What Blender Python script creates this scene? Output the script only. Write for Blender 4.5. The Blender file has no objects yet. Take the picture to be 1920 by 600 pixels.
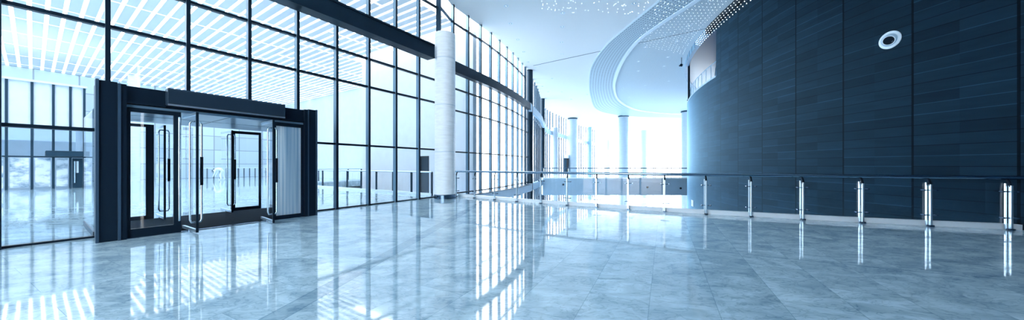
import bpy, bmesh, math, random
from mathutils import Vector, Matrix
random.seed(7)
sc = bpy.context.scene
C = sc.collection
PI = math.pi
F = 570.0            # focal length in pixels of the 1920 px wide frame
EYE = 1.35           # camera height
HOR = 310.0          # horizon row
CEIL = 9.0           # ceiling height
UX, UY = 0.5361, 0.8441          # direction along the glass facade
U = Vector((UX, UY, 0)); N = Vector((-UY, UX, 0))   # N points into the hall behind the glass
D0 = 9.655           # distance of the facade plane
LOW = -5.5           # level of the lower atrium floor

def at_z(x, y, z):
    Y = F * (EYE - z) / (y - HOR)
    return Vector(((x - 960) / F * Y, Y, z))
def fp(u, n, z=0.0):             # facade coordinates -> world
    p = U * u + N * n; return Vector((p.x, p.y, z))

# ------------------------------------------------------------------ materials
def new_mat(name):
    m = bpy.data.materials.new(name); m.use_nodes = True
    nt = m.node_tree; nt.nodes.clear()
    out = nt.nodes.new('ShaderNodeOutputMaterial')
    return m, nt, out
def L(nt, a, b): nt.links.new(a, b)
def pmat(name, col, rough=0.5, metal=0.0, spec=0.5, noise=0.0, nscale=6.0, emit=None, estr=0.0, bump=0.0, stretch=(1, 1, 1)):
    m, nt, out = new_mat(name)
    b = nt.nodes.new('ShaderNodeBsdfPrincipled')
    b.inputs['Base Color'].default_value = (*col, 1)
    b.inputs['Roughness'].default_value = rough
    b.inputs['Metallic'].default_value = metal
    b.inputs['Specular IOR Level'].default_value = spec
    if metal == 0: b.inputs['Specular Tint'].default_value = (.50, .76, 1.0, 1)
    if emit:
        b.inputs['Emission Color'].default_value = (*emit, 1); b.inputs['Emission Strength'].default_value = estr
    if noise > 0 or bump > 0:
        tc = nt.nodes.new('ShaderNodeTexCoord'); mp = nt.nodes.new('ShaderNodeMapping')
        mp.inputs['Scale'].default_value = stretch
        n = nt.nodes.new('ShaderNodeTexNoise'); n.inputs['Scale'].default_value = nscale; n.inputs['Detail'].default_value = 5
        L(nt, tc.outputs['Object'], mp.inputs[0]); L(nt, mp.outputs[0], n.inputs['Vector'])
        r = nt.nodes.new('ShaderNodeMapRange')
        r.inputs['From Min'].default_value = .3; r.inputs['From Max'].default_value = .7
        r.inputs['To Min'].default_value = 1 - noise; r.inputs['To Max'].default_value = 1 + noise
        L(nt, n.outputs['Fac'], r.inputs['Value'])
        mx = nt.nodes.new('ShaderNodeVectorMath'); mx.operation = 'SCALE'
        mx.inputs[0].default_value = col; L(nt, r.outputs[0], mx.inputs['Scale'])
        L(nt, mx.outputs[0], b.inputs['Base Color'])
        if bump > 0:
            bp = nt.nodes.new('ShaderNodeBump'); bp.inputs['Strength'].default_value = bump; bp.inputs['Distance'].default_value = .02
            L(nt, n.outputs['Fac'], bp.inputs['Height']); L(nt, bp.outputs[0], b.inputs['Normal'])
    L(nt, b.outputs[0], out.inputs[0])
    return m
def glass_mat(name, tint, ior=1.45, refl=1.0):
    m, nt, out = new_mat(name)
    t = nt.nodes.new('ShaderNodeBsdfTransparent'); t.inputs[0].default_value = (*tint, 1)
    g = nt.nodes.new('ShaderNodeBsdfGlossy'); g.inputs['Roughness'].default_value = 0.0; g.inputs[0].default_value = (refl, refl, refl, 1)
    fr = nt.nodes.new('ShaderNodeFresnel'); fr.inputs[0].default_value = ior
    mx = nt.nodes.new('ShaderNodeMixShader')
    ge = nt.nodes.new('ShaderNodeNewGeometry')
    fac = nt.nodes.new('ShaderNodeMath'); fac.operation = 'MULTIPLY_ADD'; L(nt, ge.outputs['Backfacing'], fac.inputs[0]); fac.inputs[1].default_value = -1; fac.inputs[2].default_value = 1
    fm = nt.nodes.new('ShaderNodeMath'); fm.operation = 'MULTIPLY'; L(nt, fr.outputs[0], fm.inputs[0]); L(nt, fac.outputs[0], fm.inputs[1])
    L(nt, fm.outputs[0], mx.inputs[0]); L(nt, t.outputs[0], mx.inputs[1]); L(nt, g.outputs[0], mx.inputs[2]); L(nt, mx.outputs[0], out.inputs[0])
    return m
def translucent_mat(name, dcol, tcol, fac):
    m, nt, out = new_mat(name)
    d = nt.nodes.new('ShaderNodeBsdfDiffuse'); d.inputs[0].default_value = (*dcol, 1)
    t = nt.nodes.new('ShaderNodeBsdfTranslucent'); t.inputs[0].default_value = (*tcol, 1)
    mx = nt.nodes.new('ShaderNodeMixShader'); mx.inputs[0].default_value = fac
    L(nt, d.outputs[0], mx.inputs[1]); L(nt, t.outputs[0], mx.inputs[2]); L(nt, mx.outputs[0], out.inputs[0])
    return m

def math_node(nt, op, a, b=None, c=None):
    n = nt.nodes.new('ShaderNodeMath'); n.operation = op
    for i, v in enumerate((a, b, c)):
        if v is None: continue
        if isinstance(v, (int, float)): n.inputs[i].default_value = v
        else: L(nt, v, n.inputs[i])
    return n.outputs[0]

M = {}
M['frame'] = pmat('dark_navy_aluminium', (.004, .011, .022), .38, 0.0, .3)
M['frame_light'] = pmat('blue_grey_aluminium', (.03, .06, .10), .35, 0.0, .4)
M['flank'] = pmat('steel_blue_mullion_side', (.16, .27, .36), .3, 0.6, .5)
M['cover'] = pmat('navy_header_cover', (.014, .028, .048), .4, 0, .4)
M['mullion'] = pmat('slate_blue_mullion', (.045, .085, .13), .28, 0.85, .5)
M['fin'] = pmat('slate_blue_fin', (.020, .050, .080), .4, 0.0, .35)
M['beam'] = pmat('dark_steel_beam', (.006, .018, .034), .4, 0.0, .3, noise=.15, nscale=3)
M['beam_pale'] = pmat('pale_steel_beam', (.42, .58, .72), .5)
M['column'] = pmat('white_stone_column', (.84, .90, .95), .45, 0, .5, noise=.07, nscale=2.5, stretch=(1, 1, 6))
M['column_far'] = pmat('shaded_stone_column', (.40, .50, .58), .5, 0, .4, noise=.06, nscale=2.5, stretch=(1, 1, 6))  # far column stone, darkened in colour for its unlit side
M['column_blue'] = pmat('blue_grey_column', (.20, .36, .50), .4, 0, .5, noise=.08, nscale=3, stretch=(1, 1, 4))
M['column_dark'] = pmat('dark_steel_column', (.008, .022, .04), .35, 0.0, .4)
M['steel'] = pmat('polished_steel', (.55, .68, .78), .16, 1.0)
M['rail'] = pmat('handrail_steel', (.26, .37, .48), .13, 1.0)
M['steel_soft'] = pmat('brushed_steel', (.66, .80, .90), .34, 1.0)
M['steel_dark'] = pmat('dark_polished_steel', (.10, .16, .24), .18, 1.0)
M['black'] = pmat('black_rubber', (.003, .008, .016), .6, spec=.2)
M['white'] = pmat('white_paint', (.80, .90, .98), .5)
M['curb'] = pmat('white_stone_curb', (.84, .93, 1.0), .35)
M['wall'] = pmat('pale_blue_wall', (.80, .87, .94), .7, noise=.03, nscale=2)
M['wall_grey'] = pmat('grey_blue_wall', (.42, .57, .72), .7, noise=.06, nscale=1.2)
M['wall_dark'] = pmat('dark_blue_wall', (.05, .09, .14), .6)
M['ceiling'] = pmat('white_plaster_ceiling', (.88, .885, .89), .8)
M['soffit'] = pmat('blue_grey_soffit', (.13, .24, .35), .28)
M['mat'] = pmat('dark_entrance_mat', (.004, .014, .026), .9, spec=.1, noise=.3, nscale=60)
M['glass'] = glass_mat('clear_glass', (.985, .993, 1.0))
M['glass_blue'] = glass_mat('blue_tinted_glass', (.955, .98, .998))
M['dimming_glass'] = glass_mat('hall_dimming_glass', (.86, .875, .885))
M['frost'] = translucent_mat('frosted_glass', (.55, .68, .78), (.85, .92, .97), .6)
def frost_streaks(m):  # vertical streaks, paler and bluer, in the frosted colour
    nt = m.node_tree
    tc = nt.nodes.new('ShaderNodeTexCoord'); mp = nt.nodes.new('ShaderNodeMapping'); mp.inputs['Scale'].default_value = (9, 1, .12)
    n = nt.nodes.new('ShaderNodeTexNoise'); n.inputs['Scale'].default_value = 1.6; n.inputs['Detail'].default_value = 3
    L(nt, tc.outputs['Object'], mp.inputs[0]); L(nt, mp.outputs[0], n.inputs['Vector'])
    r = nt.nodes.new('ShaderNodeValToRGB'); r.color_ramp.elements[0].position = .34; r.color_ramp.elements[0].color = (.36, .56, .70, 1)
    r.color_ramp.elements[1].position = .62; r.color_ramp.elements[1].color = (.92, .97, 1, 1)
    L(nt, n.outputs['Fac'], r.inputs[0])
    for nd in nt.nodes:
        if nd.type in ('BSDF_DIFFUSE', 'BSDF_TRANSLUCENT'): L(nt, r.outputs[0], nd.inputs[0])
frost_streaks(M['frost'])
M['hall_panel'] = translucent_mat('translucent_roof_panel', (.80, .84, .88), (.68, .73, .78), .185)
M['led'] = pmat('star_light_led', (.8, .9, 1), .3, emit=(.9, .96, 1), estr=4.0)
M['lens'] = pmat('downlight_lens', (.75, .85, .95), .3, emit=(.9, .96, 1), estr=1.0)
M['coverall'] = pmat('white_coverall', (.82, .9, .97), .8)
M['skin'] = pmat('skin', (.38, .44, .52), .6)
M['hair'] = pmat('grey_hair', (.12, .18, .25), .7)
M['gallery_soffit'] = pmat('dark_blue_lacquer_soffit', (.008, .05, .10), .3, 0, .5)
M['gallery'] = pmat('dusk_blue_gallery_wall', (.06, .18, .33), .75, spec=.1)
M['lower'] = pmat('pale_lower_floor', (.40, .56, .70), .12, noise=.08, nscale=.4)
M['bridge'] = pmat('grey_blue_fascia', (.30, .46, .60), .35, noise=.08, nscale=.6)

# balustrade curve: circle fitted through the post feet
POSTS = [(857, 367.6), (891, 372), (928.5, 375), (970, 378.2), (1015, 381.8), (1064, 385), (1119, 388.3), (1178.5, 392.2), (1246, 397.3), (1323, 402), (1407, 406.3), (1503.5, 411), (1614, 417.2), (1740, 424.3), (1889, 432.3)]
def fit_circle(pts):
    # linear least squares x^2+y^2 + a x + b y + c = 0, by normal equations
    A = [[0.0] * 4 for _ in range(3)]
    for p in pts:
        row = (p.x, p.y, 1.0); rhs = -(p.x * p.x + p.y * p.y)
        for i in range(3):
            for j in range(3): A[i][j] += row[i] * row[j]
            A[i][3] += row[i] * rhs
    for i in range(3):
        k = max(range(i, 3), key=lambda r: abs(A[r][i])); A[i], A[k] = A[k], A[i]
        for r in range(3):
            if r != i:
                fct = A[r][i] / A[i][i]
                for cidx in range(i, 4): A[r][cidx] -= fct * A[i][cidx]
    a, b, c = (A[i][3] / A[i][i] for i in range(3))
    cx, cy = -a / 2, -b / 2
    return cx, cy, math.sqrt(cx * cx + cy * cy - c)
BP = [at_z(x, y, 0) for x, y in POSTS]
BCX, BCY, BR = fit_circle(BP)
print('balustrade circle', BCX, BCY, BR)
def ray_circle(x, cx, cy, R, near=True):
    d = Vector(((x - 960) / F, 1.0)); o = Vector((-cx, -cy))
    a = d.dot(d); b = 2 * o.dot(d); c = o.dot(o) - R * R
    disc = b * b - 4 * a * c
    if disc < 0: disc = 0
    return [((-b - math.sqrt(disc)) / (2 * a)), ((-b + math.sqrt(disc)) / (2 * a))]
def bal_angle(p): return math.atan2(p.y - BCY, p.x - BCX)
def bal(a, off=0.0, z=0.0): return Vector((BCX + (BR + off) * math.cos(a), BCY + (BR + off) * math.sin(a), z))
BANG = []
for (x, y), p in zip(POSTS, BP):
    roots = ray_circle(x, BCX, BCY, BR)
    Yr = min(roots, key=lambda t: abs(t - p.y))
    BANG.append(bal_angle(Vector(((x - 960) / F * Yr, Yr, 0))))
# sign: +off must point to the atrium (away from the camera)
SGN = 1.0 if (BP[7] - Vector((BCX, BCY, 0))).length and (bal(BANG[7], .1).y > bal(BANG[7], 0).y) else -1.0
print('SGN', SGN, [round(a, 3) for a in BANG])
for a, p in zip(BANG, BP): print('post', [round(v, 2) for v in bal(a)[:2]], [round(v, 2) for v in p[:2]])
def balo(a, off, z=0.0): return bal(a, SGN * off, z)

# floor marble
def marble():
    m, nt, out = new_mat('polished_marble')
    b = nt.nodes.new('ShaderNodeBsdfPrincipled')
    tc = nt.nodes.new('ShaderNodeTexCoord')
    def vdot(v):
        n = nt.nodes.new('ShaderNodeVectorMath'); n.operation = 'DOT_PRODUCT'
        L(nt, tc.outputs['Object'], n.inputs[0]); n.inputs[1].default_value = v
        return n.outputs['Value']
    t = Vector((285, 570, 0)).normalized(); s = Vector((t.y, -t.x, 0))
    W, H = .58, 1.3
    a = math_node(nt, 'DIVIDE', vdot(s), W); a = math_node(nt, 'ADD', a, .22)
    ia = math_node(nt, 'FLOOR', a)
    bb = math_node(nt, 'DIVIDE', vdot(t), H)
    sh = math_node(nt, 'MULTIPLY', ia, .5)
    bb = math_node(nt, 'ADD', bb, sh)
    ib = math_node(nt, 'FLOOR', bb)
    def seam(v, width):
        fr = math_node(nt, 'FRACT', v); d = math_node(nt, 'SUBTRACT', fr, .5); d = math_node(nt, 'ABSOLUTE', d)
        return math_node(nt, 'GREATER_THAN', d, .5 - width)
    sm = math_node(nt, 'MAXIMUM', seam(a, .0045), seam(bb, .002))
    # per tile random value
    cmb = nt.nodes.new('ShaderNodeCombineXYZ'); L(nt, ia, cmb.inputs[0]); L(nt, ib, cmb.inputs[1])
    wn = nt.nodes.new('ShaderNodeTexWhiteNoise'); L(nt, cmb.outputs[0], wn.inputs['Vector'])
    # veins, shifted per tile
    off = nt.nodes.new('ShaderNodeVectorMath'); off.operation = 'SCALE'; L(nt, wn.outputs['Color'], off.inputs[0]); off.inputs['Scale'].default_value = 7
    add = nt.nodes.new('ShaderNodeVectorMath'); add.operation = 'ADD'; L(nt, tc.outputs['Object'], add.inputs[0]); L(nt, off.outputs[0], add.inputs[1])
    mp = nt.nodes.new('ShaderNodeMapping'); mp.inputs['Rotation'].default_value = (0, 0, .6); mp.inputs['Scale'].default_value = (1.0, 2.0, 1)
    L(nt, add.outputs[0], mp.inputs[0])
    n1 = nt.nodes.new('ShaderNodeTexNoise'); n1.inputs['Scale'].default_value = 1.7; n1.inputs['Detail'].default_value = 9; n1.inputs['Roughness'].default_value = .62; n1.inputs['Distortion'].default_value = .9
    L(nt, mp.outputs[0], n1.inputs['Vector'])
    n2 = nt.nodes.new('ShaderNodeTexNoise'); n2.inputs['Scale'].default_value = 4.2; n2.inputs['Detail'].default_value = 8; n2.inputs['Distortion'].default_value = 1.4
    L(nt, mp.outputs[0], n2.inputs['Vector'])
    v = math_node(nt, 'SUBTRACT', n2.outputs['Fac'], .5); v = math_node(nt, 'ABSOLUTE', v)
    vr = nt.nodes.new('ShaderNodeMapRange'); L(nt, v, vr.inputs['Value']); vr.inputs['From Min'].default_value = 0; vr.inputs['From Max'].default_value = .05
    vr.inputs['To Min'].default_value = .22; vr.inputs['To Max'].default_value = 0
    base = nt.nodes.new('ShaderNodeMapRange'); L(nt, n1.outputs['Fac'], base.inputs['Value']); base.inputs['From Min'].default_value = .30; base.inputs['From Max'].default_value = .68
    base.inputs['To Min'].default_value = .44; base.inputs['To Max'].default_value = 1.0
    val = math_node(nt, 'SUBTRACT', base.outputs[0], vr.outputs[0])
    tr = math_node(nt, 'MULTIPLY_ADD', wn.outputs['Value'], .2, .88)
    val = math_node(nt, 'MULTIPLY', val, tr)
    # inlaid narrow band from the round column towards the camera
    p0, p1 = Vector((-1.0, 12.03, 0)), Vector((-2.0, 3.57, 0)); d = (p1 - p0).normalized(); nn = Vector((-d.y, d.x, 0))
    db = math_node(nt, 'ABSOLUTE', math_node(nt, 'SUBTRACT', vdot(nn), nn.dot(p0)))
    inb = math_node(nt, 'LESS_THAN', db, .105)
    edge = math_node(nt, 'LESS_THAN', math_node(nt, 'ABSOLUTE', math_node(nt, 'SUBTRACT', db, .105)), .006)
    val = math_node(nt, 'MULTIPLY', val, math_node(nt, 'MULTIPLY_ADD', inb, -.30, 1.0))
    # curved border seam parallel to the balustrade
    ln = nt.nodes.new('ShaderNodeVectorMath'); ln.operation = 'DISTANCE'; L(nt, tc.outputs['Object'], ln.inputs[0]); ln.inputs[1].default_value = (BCX, BCY, 0)
    q = at_z(1119, 447, 0); rb = (Vector((q.x - BCX, q.y - BCY))).length
    eb = math_node(nt, 'LESS_THAN', math_node(nt, 'ABSOLUTE', math_node(nt, 'SUBTRACT', ln.outputs['Value'], rb)), .012)
    sm = math_node(nt, 'MAXIMUM', sm, math_node(nt, 'MAXIMUM', eb, edge))
    val = math_node(nt, 'MULTIPLY', val, math_node(nt, 'MULTIPLY_ADD', sm, -.45, 1.0))
    rmp = nt.nodes.new('ShaderNodeValToRGB')
    rmp.color_ramp.elements[0].position = .0; rmp.color_ramp.elements[0].color = (.025, .13, .24, 1)
    rmp.color_ramp.elements[1].position = 1.0; rmp.color_ramp.elements[1].color = (.60, .82, .94, 1)
    L(nt, val, rmp.inputs[0]); L(nt, rmp.outputs[0], b.inputs['Base Color'])
    b.inputs['Roughness'].default_value = .045; b.inputs['IOR'].default_value = 1.75
    bp = nt.nodes.new('ShaderNodeBump'); bp.inputs['Strength'].default_value = .02; bp.inputs['Distance'].default_value = .01
    n3 = nt.nodes.new('ShaderNodeTexNoise'); n3.inputs['Scale'].default_value = 2.2; L(nt, tc.outputs['Object'], n3.inputs['Vector'])
    L(nt, n3.outputs['Fac'], bp.inputs['Height']); L(nt, bp.outputs[0], b.inputs['Normal'])
    L(nt, b.outputs[0], out.inputs[0])
    return m
M['marble'] = marble()

def drum_mat():
    # UV: u counts vertical panels, v is height in metres
    m, nt, out = new_mat('dark_plank_cladding')
    b = nt.nodes.new('ShaderNodeBsdfPrincipled')
    uv = nt.nodes.new('ShaderNodeUVMap'); uv.uv_map = 'UVMap'
    sp = nt.nodes.new('ShaderNodeSeparateXYZ'); L(nt, uv.outputs[0], sp.inputs[0])
    u, v = sp.outputs[0], sp.outputs[1]
    row = math_node(nt, 'DIVIDE', v, .265); ir = math_node(nt, 'FLOOR', row)
    iu = math_node(nt, 'FLOOR', u); half = math_node(nt, 'FLOOR', math_node(nt, 'MULTIPLY', u, 2.0))
    def dist(x):
        d = math_node(nt, 'SUBTRACT', math_node(nt, 'FRACT', math_node(nt, 'ADD', x, .5)), .5); return math_node(nt, 'ABSOLUTE', d)
    jv = math_node(nt, 'LESS_THAN', dist(u), .014)
    jh = math_node(nt, 'LESS_THAN', dist(row), .035)
    cmb = nt.nodes.new('ShaderNodeCombineXYZ'); L(nt, half, cmb.inputs[0]); L(nt, ir, cmb.inputs[1])
    wn = nt.nodes.new('ShaderNodeTexWhiteNoise'); L(nt, cmb.outputs[0], wn.inputs['Vector'])
    c2 = nt.nodes.new('ShaderNodeCombineXYZ'); L(nt, iu, c2.inputs[0]); L(nt, math_node(nt, 'ROUND', row), c2.inputs[1]); c2.inputs[2].default_value = 3.3
    wn2 = nt.nodes.new('ShaderNodeTexWhiteNoise'); L(nt, c2.outputs[0], wn2.inputs['Vector'])
    mp = nt.nodes.new('ShaderNodeMapping'); mp.inputs['Scale'].default_value = (1.5, 5, 1); L(nt, uv.outputs[0], mp.inputs[0])
    n1 = nt.nodes.new('ShaderNodeTexNoise'); n1.inputs['Scale'].default_value = 1.3; n1.inputs['Detail'].default_value = 7; L(nt, mp.outputs[0], n1.inputs['Vector'])
    val = math_node(nt, 'MULTIPLY_ADD', wn.outputs['Value'], .6, .7)
    val = math_node(nt, 'MULTIPLY', val, math_node(nt, 'MULTIPLY_ADD', n1.outputs['Fac'], .8, .6))
    # some plank joints carry a painted highlight, the others are dark
    bright = math_node(nt, 'GREATER_THAN', wn2.outputs['Value'], .55)
    jf = math_node(nt, 'MULTIPLY_ADD', bright, 1.9, -.65)
    val = math_node(nt, 'MULTIPLY', val, math_node(nt, 'MULTIPLY_ADD', jh, jf, 1.0))
    val = math_node(nt, 'MULTIPLY', val, math_node(nt, 'MULTIPLY_ADD', jv, -.9, 1.0))
    sc_ = nt.nodes.new('ShaderNodeVectorMath'); sc_.operation = 'SCALE'; sc_.inputs[0].default_value = (.006, .018, .032); L(nt, val, sc_.inputs['Scale'])
    # matt boards under a thin blue-tinted lacquer
    nt.nodes.remove(b)
    df = nt.nodes.new('ShaderNodeBsdfDiffuse'); L(nt, sc_.outputs[0], df.inputs[0])
    gl = nt.nodes.new('ShaderNodeBsdfGlossy'); gl.inputs[0].default_value = (.34, .60, .82, 1); gl.inputs['Roughness'].default_value = .5
    fr = nt.nodes.new('ShaderNodeFresnel'); fr.inputs[0].default_value = 1.27
    mx = nt.nodes.new('ShaderNodeMixShader'); L(nt, fr.outputs[0], mx.inputs[0]); L(nt, df.outputs[0], mx.inputs[1]); L(nt, gl.outputs[0], mx.inputs[2])
    L(nt, mx.outputs[0], out.inputs[0])
    return m
M['drum'] = drum_mat()

def ribbon_mat():
    # UV: u metres along, v 0..1 across
    m, nt, out = new_mat('perforated_ribbon')
    b = nt.nodes.new('ShaderNodeBsdfPrincipled'); b.inputs['Roughness'].default_value = .6
    uv = nt.nodes.new('ShaderNodeUVMap'); uv.uv_map = 'UVMap'
    sp = nt.nodes.new('ShaderNodeSeparateXYZ'); L(nt, uv.outputs[0], sp.inputs[0])
    r = math_node(nt, 'MULTIPLY', sp.outputs[1], 9.0); ir = math_node(nt, 'FLOOR', r)
    a = math_node(nt, 'ADD', math_node(nt, 'MULTIPLY', sp.outputs[0], 5.5), math_node(nt, 'MULTIPLY', ir, .5))
    dx = math_node(nt, 'SUBTRACT', math_node(nt, 'FRACT', a), .5); dy = math_node(nt, 'SUBTRACT', math_node(nt, 'FRACT', r), .5)
    d = math_node(nt, 'SQRT', math_node(nt, 'ADD', math_node(nt, 'MULTIPLY', dx, dx), math_node(nt, 'MULTIPLY', dy, dy)))
    hole = math_node(nt, 'LESS_THAN', d, .19)
    mx = nt.nodes.new('ShaderNodeMix'); mx.data_type = 'RGBA'
    L(nt, hole, mx.inputs['Factor']); mx.inputs['A'].default_value = (.46, .59, .68, 1); mx.inputs['B'].default_value = (.05, .11, .18, 1)
    L(nt, mx.outputs['Result'], b.inputs['Base Color']); L(nt, b.outputs[0], out.inputs[0])
    return m
M['ribbon'] = ribbon_mat()

def poster_mat(seed):
    m, nt, out = new_mat('printed_poster')
    b = nt.nodes.new('ShaderNodeBsdfPrincipled'); b.inputs['Roughness'].default_value = .5
    tc = nt.nodes.new('ShaderNodeTexCoord'); mp = nt.nodes.new('ShaderNodeMapping'); mp.inputs['Location'].default_value = (seed * 3.1, seed * 1.7, seed); mp.inputs['Scale'].default_value = (1, 1, 1.8)
    n = nt.nodes.new('ShaderNodeTexNoise'); n.inputs['Scale'].default_value = 1.3; n.inputs['Detail'].default_value = 8; n.inputs['Roughness'].default_value = .65
    L(nt, tc.outputs['Object'], mp.inputs[0]); L(nt, mp.outputs[0], n.inputs['Vector'])
    r = nt.nodes.new('ShaderNodeValToRGB'); r.color_ramp.elements[0].position = .36; r.color_ramp.elements[0].color = (.14, .26, .38, 1)
    r.color_ramp.elements[1].position = .56; r.color_ramp.elements[1].color = (.85, .93, 1, 1)
    L(nt, n.outputs['Fac'], r.inputs[0]); L(nt, r.outputs[0], b.inputs['Base Color']); L(nt, b.outputs[0], out.inputs[0])
    return m

# ------------------------------------------------------------------ mesh helpers
def rename_new(o, name):
    o.name = name
    return o
def obj(name, bm, mat, parent=None, smooth=False):
    me = bpy.data.meshes.new(name)
    bmesh.ops.recalc_face_normals(bm, faces=bm.faces)
    bm.to_mesh(me); bm.free()
    if smooth:
        for p in me.polygons: p.use_smooth = True
        me.set_sharp_from_angle(angle=math.radians(40))
    if mat is not None: me.materials.append(mat)
    o = bpy.data.objects.new(name, me); C.objects.link(o)
    if parent is not None: o.parent = parent
    return o
def empty(name, loc=(0, 0, 0), rz=0.0):
    o = bpy.data.objects.new(name, None); C.objects.link(o)
    o.location = loc; o.rotation_euler = (0, 0, rz); o.empty_display_size = .2
    return o
def tag(o, label, cat, group=None):
    o['label'] = label; o['category'] = cat; o['kind'] = 'thing'
    if group: o['group'] = group
    return o
def thing(name, label, cat, loc=(0, 0, 0), rz=0.0, group=None): return tag(empty(name, loc, rz), label, cat, group)
def structure(o): o['kind'] = 'structure'; return o
def box(bm, lo, hi, mtx=None, bevel=0.0):
    vs = [bm.verts.new((x, y, z)) for z in (lo[2], hi[2]) for y in (lo[1], hi[1]) for x in (lo[0], hi[0])]
    if mtx is not None:
        for v in vs: v.co = mtx @ v.co
    fs = [bm.faces.new([vs[i] for i in q]) for q in ((0, 2, 3, 1), (4, 5, 7, 6), (0, 1, 5, 4), (2, 6, 7, 3), (0, 4, 6, 2), (1, 3, 7, 5))]
    if bevel > 0:
        es = list({e for f in fs for e in f.edges})
        bmesh.ops.bevel(bm, geom=es, offset=bevel, segments=2, affect='EDGES', profile=.5)
    return bm
def bx(lo, hi, mtx=None, bevel=0.0): return box(bmesh.new(), lo, hi, mtx, bevel)
def cyl(bm, p0, p1, r0, r1=None, seg=24):
    r1 = r0 if r1 is None else r1
    d = (Vector(p1) - Vector(p0)); q = d.to_track_quat('Z', 'Y').to_matrix()
    rings = []
    for p, r in ((Vector(p0), r0), (Vector(p1), r1)):
        rings.append([bm.verts.new(p + q @ Vector((r * math.cos(2 * PI * i / seg), r * math.sin(2 * PI * i / seg), 0))) for i in range(seg)])
    for i in range(seg):
        j = (i + 1) % seg
        bm.faces.new((rings[0][i], rings[0][j], rings[1][j], rings[1][i]))
    bm.faces.new(rings[0][::-1]); bm.faces.new(rings[1])
    return bm
def lathe(bm, prof, seg=32, mtx=None):
    rings = []
    for r, z in prof:
        ring = [bm.verts.new((r * math.cos(2 * PI * i / seg), r * math.sin(2 * PI * i / seg), z)) for i in range(seg)]
        if mtx is not None:
            for v in ring: v.co = mtx @ v.co
        rings.append(ring)
    for a, b in zip(rings, rings[1:]):
        for i in range(seg):
            j = (i + 1) % seg
            bm.faces.new((a[i], a[j], b[j], b[i]))
    if prof[0][0] > 1e-6: bm.faces.new(rings[0][::-1])
    if prof[-1][0] > 1e-6: bm.faces.new(rings[-1])
    return bm
def tube(bm, pts, r, seg=12, closed=False):
    pts = [Vector(p) for p in pts]; n = len(pts); rings = []; up = None
    for i, p in enumerate(pts):
        if closed: d = pts[(i + 1) % n] - pts[i - 1]
        else: d = pts[min(i + 1, n - 1)] - pts[max(i - 1, 0)]
        d.normalize()
        if up is None:
            up = Vector((0, 0, 1)) if abs(d.z) < .9 else Vector((1, 0, 0))
        x = up - d * up.dot(d)
        if x.length < 1e-5: x = Vector((1, 0, 0)) - d * d.x
        x.normalize(); y = d.cross(x); up = x
        rings.append([bm.verts.new(p + x * (r * math.cos(2 * PI * k / seg)) + y * (r * math.sin(2 * PI * k / seg))) for k in range(seg)])
    m = n if closed else n - 1
    for i in range(m):
        a, b = rings[i], rings[(i + 1) % n]
        for k in range(seg):
            l = (k + 1) % seg
            bm.faces.new((a[k], a[l], b[l], b[k]))
    if not closed:
        bm.faces.new(rings[0][::-1]); bm.faces.new(rings[-1])
    return bm
def prism(bm, poly, z0, z1):
    lo = [bm.verts.new((p[0], p[1], z0)) for p in poly]; hi = [bm.verts.new((p[0], p[1], z1)) for p in poly]
    bm.faces.new(lo[::-1]); bm.faces.new(hi)
    for i in range(len(poly)):
        j = (i + 1) % len(poly); bm.faces.new((lo[i], lo[j], hi[j], hi[i]))
    bmesh.ops.triangulate(bm, faces=[f for f in bm.faces if len(f.verts) > 4])
    return bm
def strip(bm, path_a, path_b, z0, z1):
    """closed solid between two plan paths of equal length"""
    n = len(path_a)
    V = [[bm.verts.new((p.x, p.y, z)) for p in path] for path in (path_a, path_b) for z in (z0, z1)]
    a0, a1, b0, b1 = V
    for i in range(n - 1):
        bm.faces.new((a0[i], a0[i + 1], a1[i + 1], a1[i])); bm.faces.new((b0[i], b1[i], b1[i + 1], b0[i + 1]))
        bm.faces.new((a1[i], a1[i + 1], b1[i + 1], b1[i])); bm.faces.new((a0[i], b0[i], b0[i + 1], a0[i + 1]))
    bm.faces.new((a0[0], a1[0], b1[0], b0[0])); bm.faces.new((a0[-1], b0[-1], b1[-1], a1[-1]))
    return bm
def frame_mtx(p, xdir):
    x = Vector((xdir.x, xdir.y, 0)).normalized(); y = Vector((-x.y, x.x, 0))
    return Matrix(((x.x, y.x, 0, p.x), (x.y, y.y, 0, p.y), (0, 0, 1, p.z), (0, 0, 0, 1)))
def local(o): return o
def catmull(pts, k=8):
    out = []; n = len(pts)
    for i in range(n - 1):
        p0, p1, p2, p3 = pts[max(i - 1, 0)], pts[i], pts[i + 1], pts[min(i + 2, n - 1)]
        for s in range(k):
            t = s / k
            out.append(.5 * ((2 * p1) + (p2 - p0) * t + (2 * p0 - 5 * p1 + 4 * p2 - p3) * t * t + (3 * p1 - p0 - 3 * p2 + p3) * t ** 3))
    out.append(pts[-1].copy()); return out
def cp(x, y): return at_z(x, y, CEIL)

# ------------------------------------------------------------------ drum (dark curved wall)
S_ = .638
DCX, DCY, DR = 57.095 * S_, 16.939 * S_, 41.015 * S_
DT0, DTD = -.170, .0590
def drum(k, r=0.0, z=0.0):
    th = DT0 + DTD * k
    return Vector((DCX - (DR + r) * math.cos(th), DCY + (DR + r) * math.sin(th), z))
def drum_hit(x, y):
    Y = ray_circle(x, DCX, DCY, DR)[0]
    return Vector(((x - 960) / F * Y, Y, EYE - (y - HOR) / F * Y))
K_CUT = 6.32
PAR = 6.05           # parapet height of the cut away part

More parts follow.
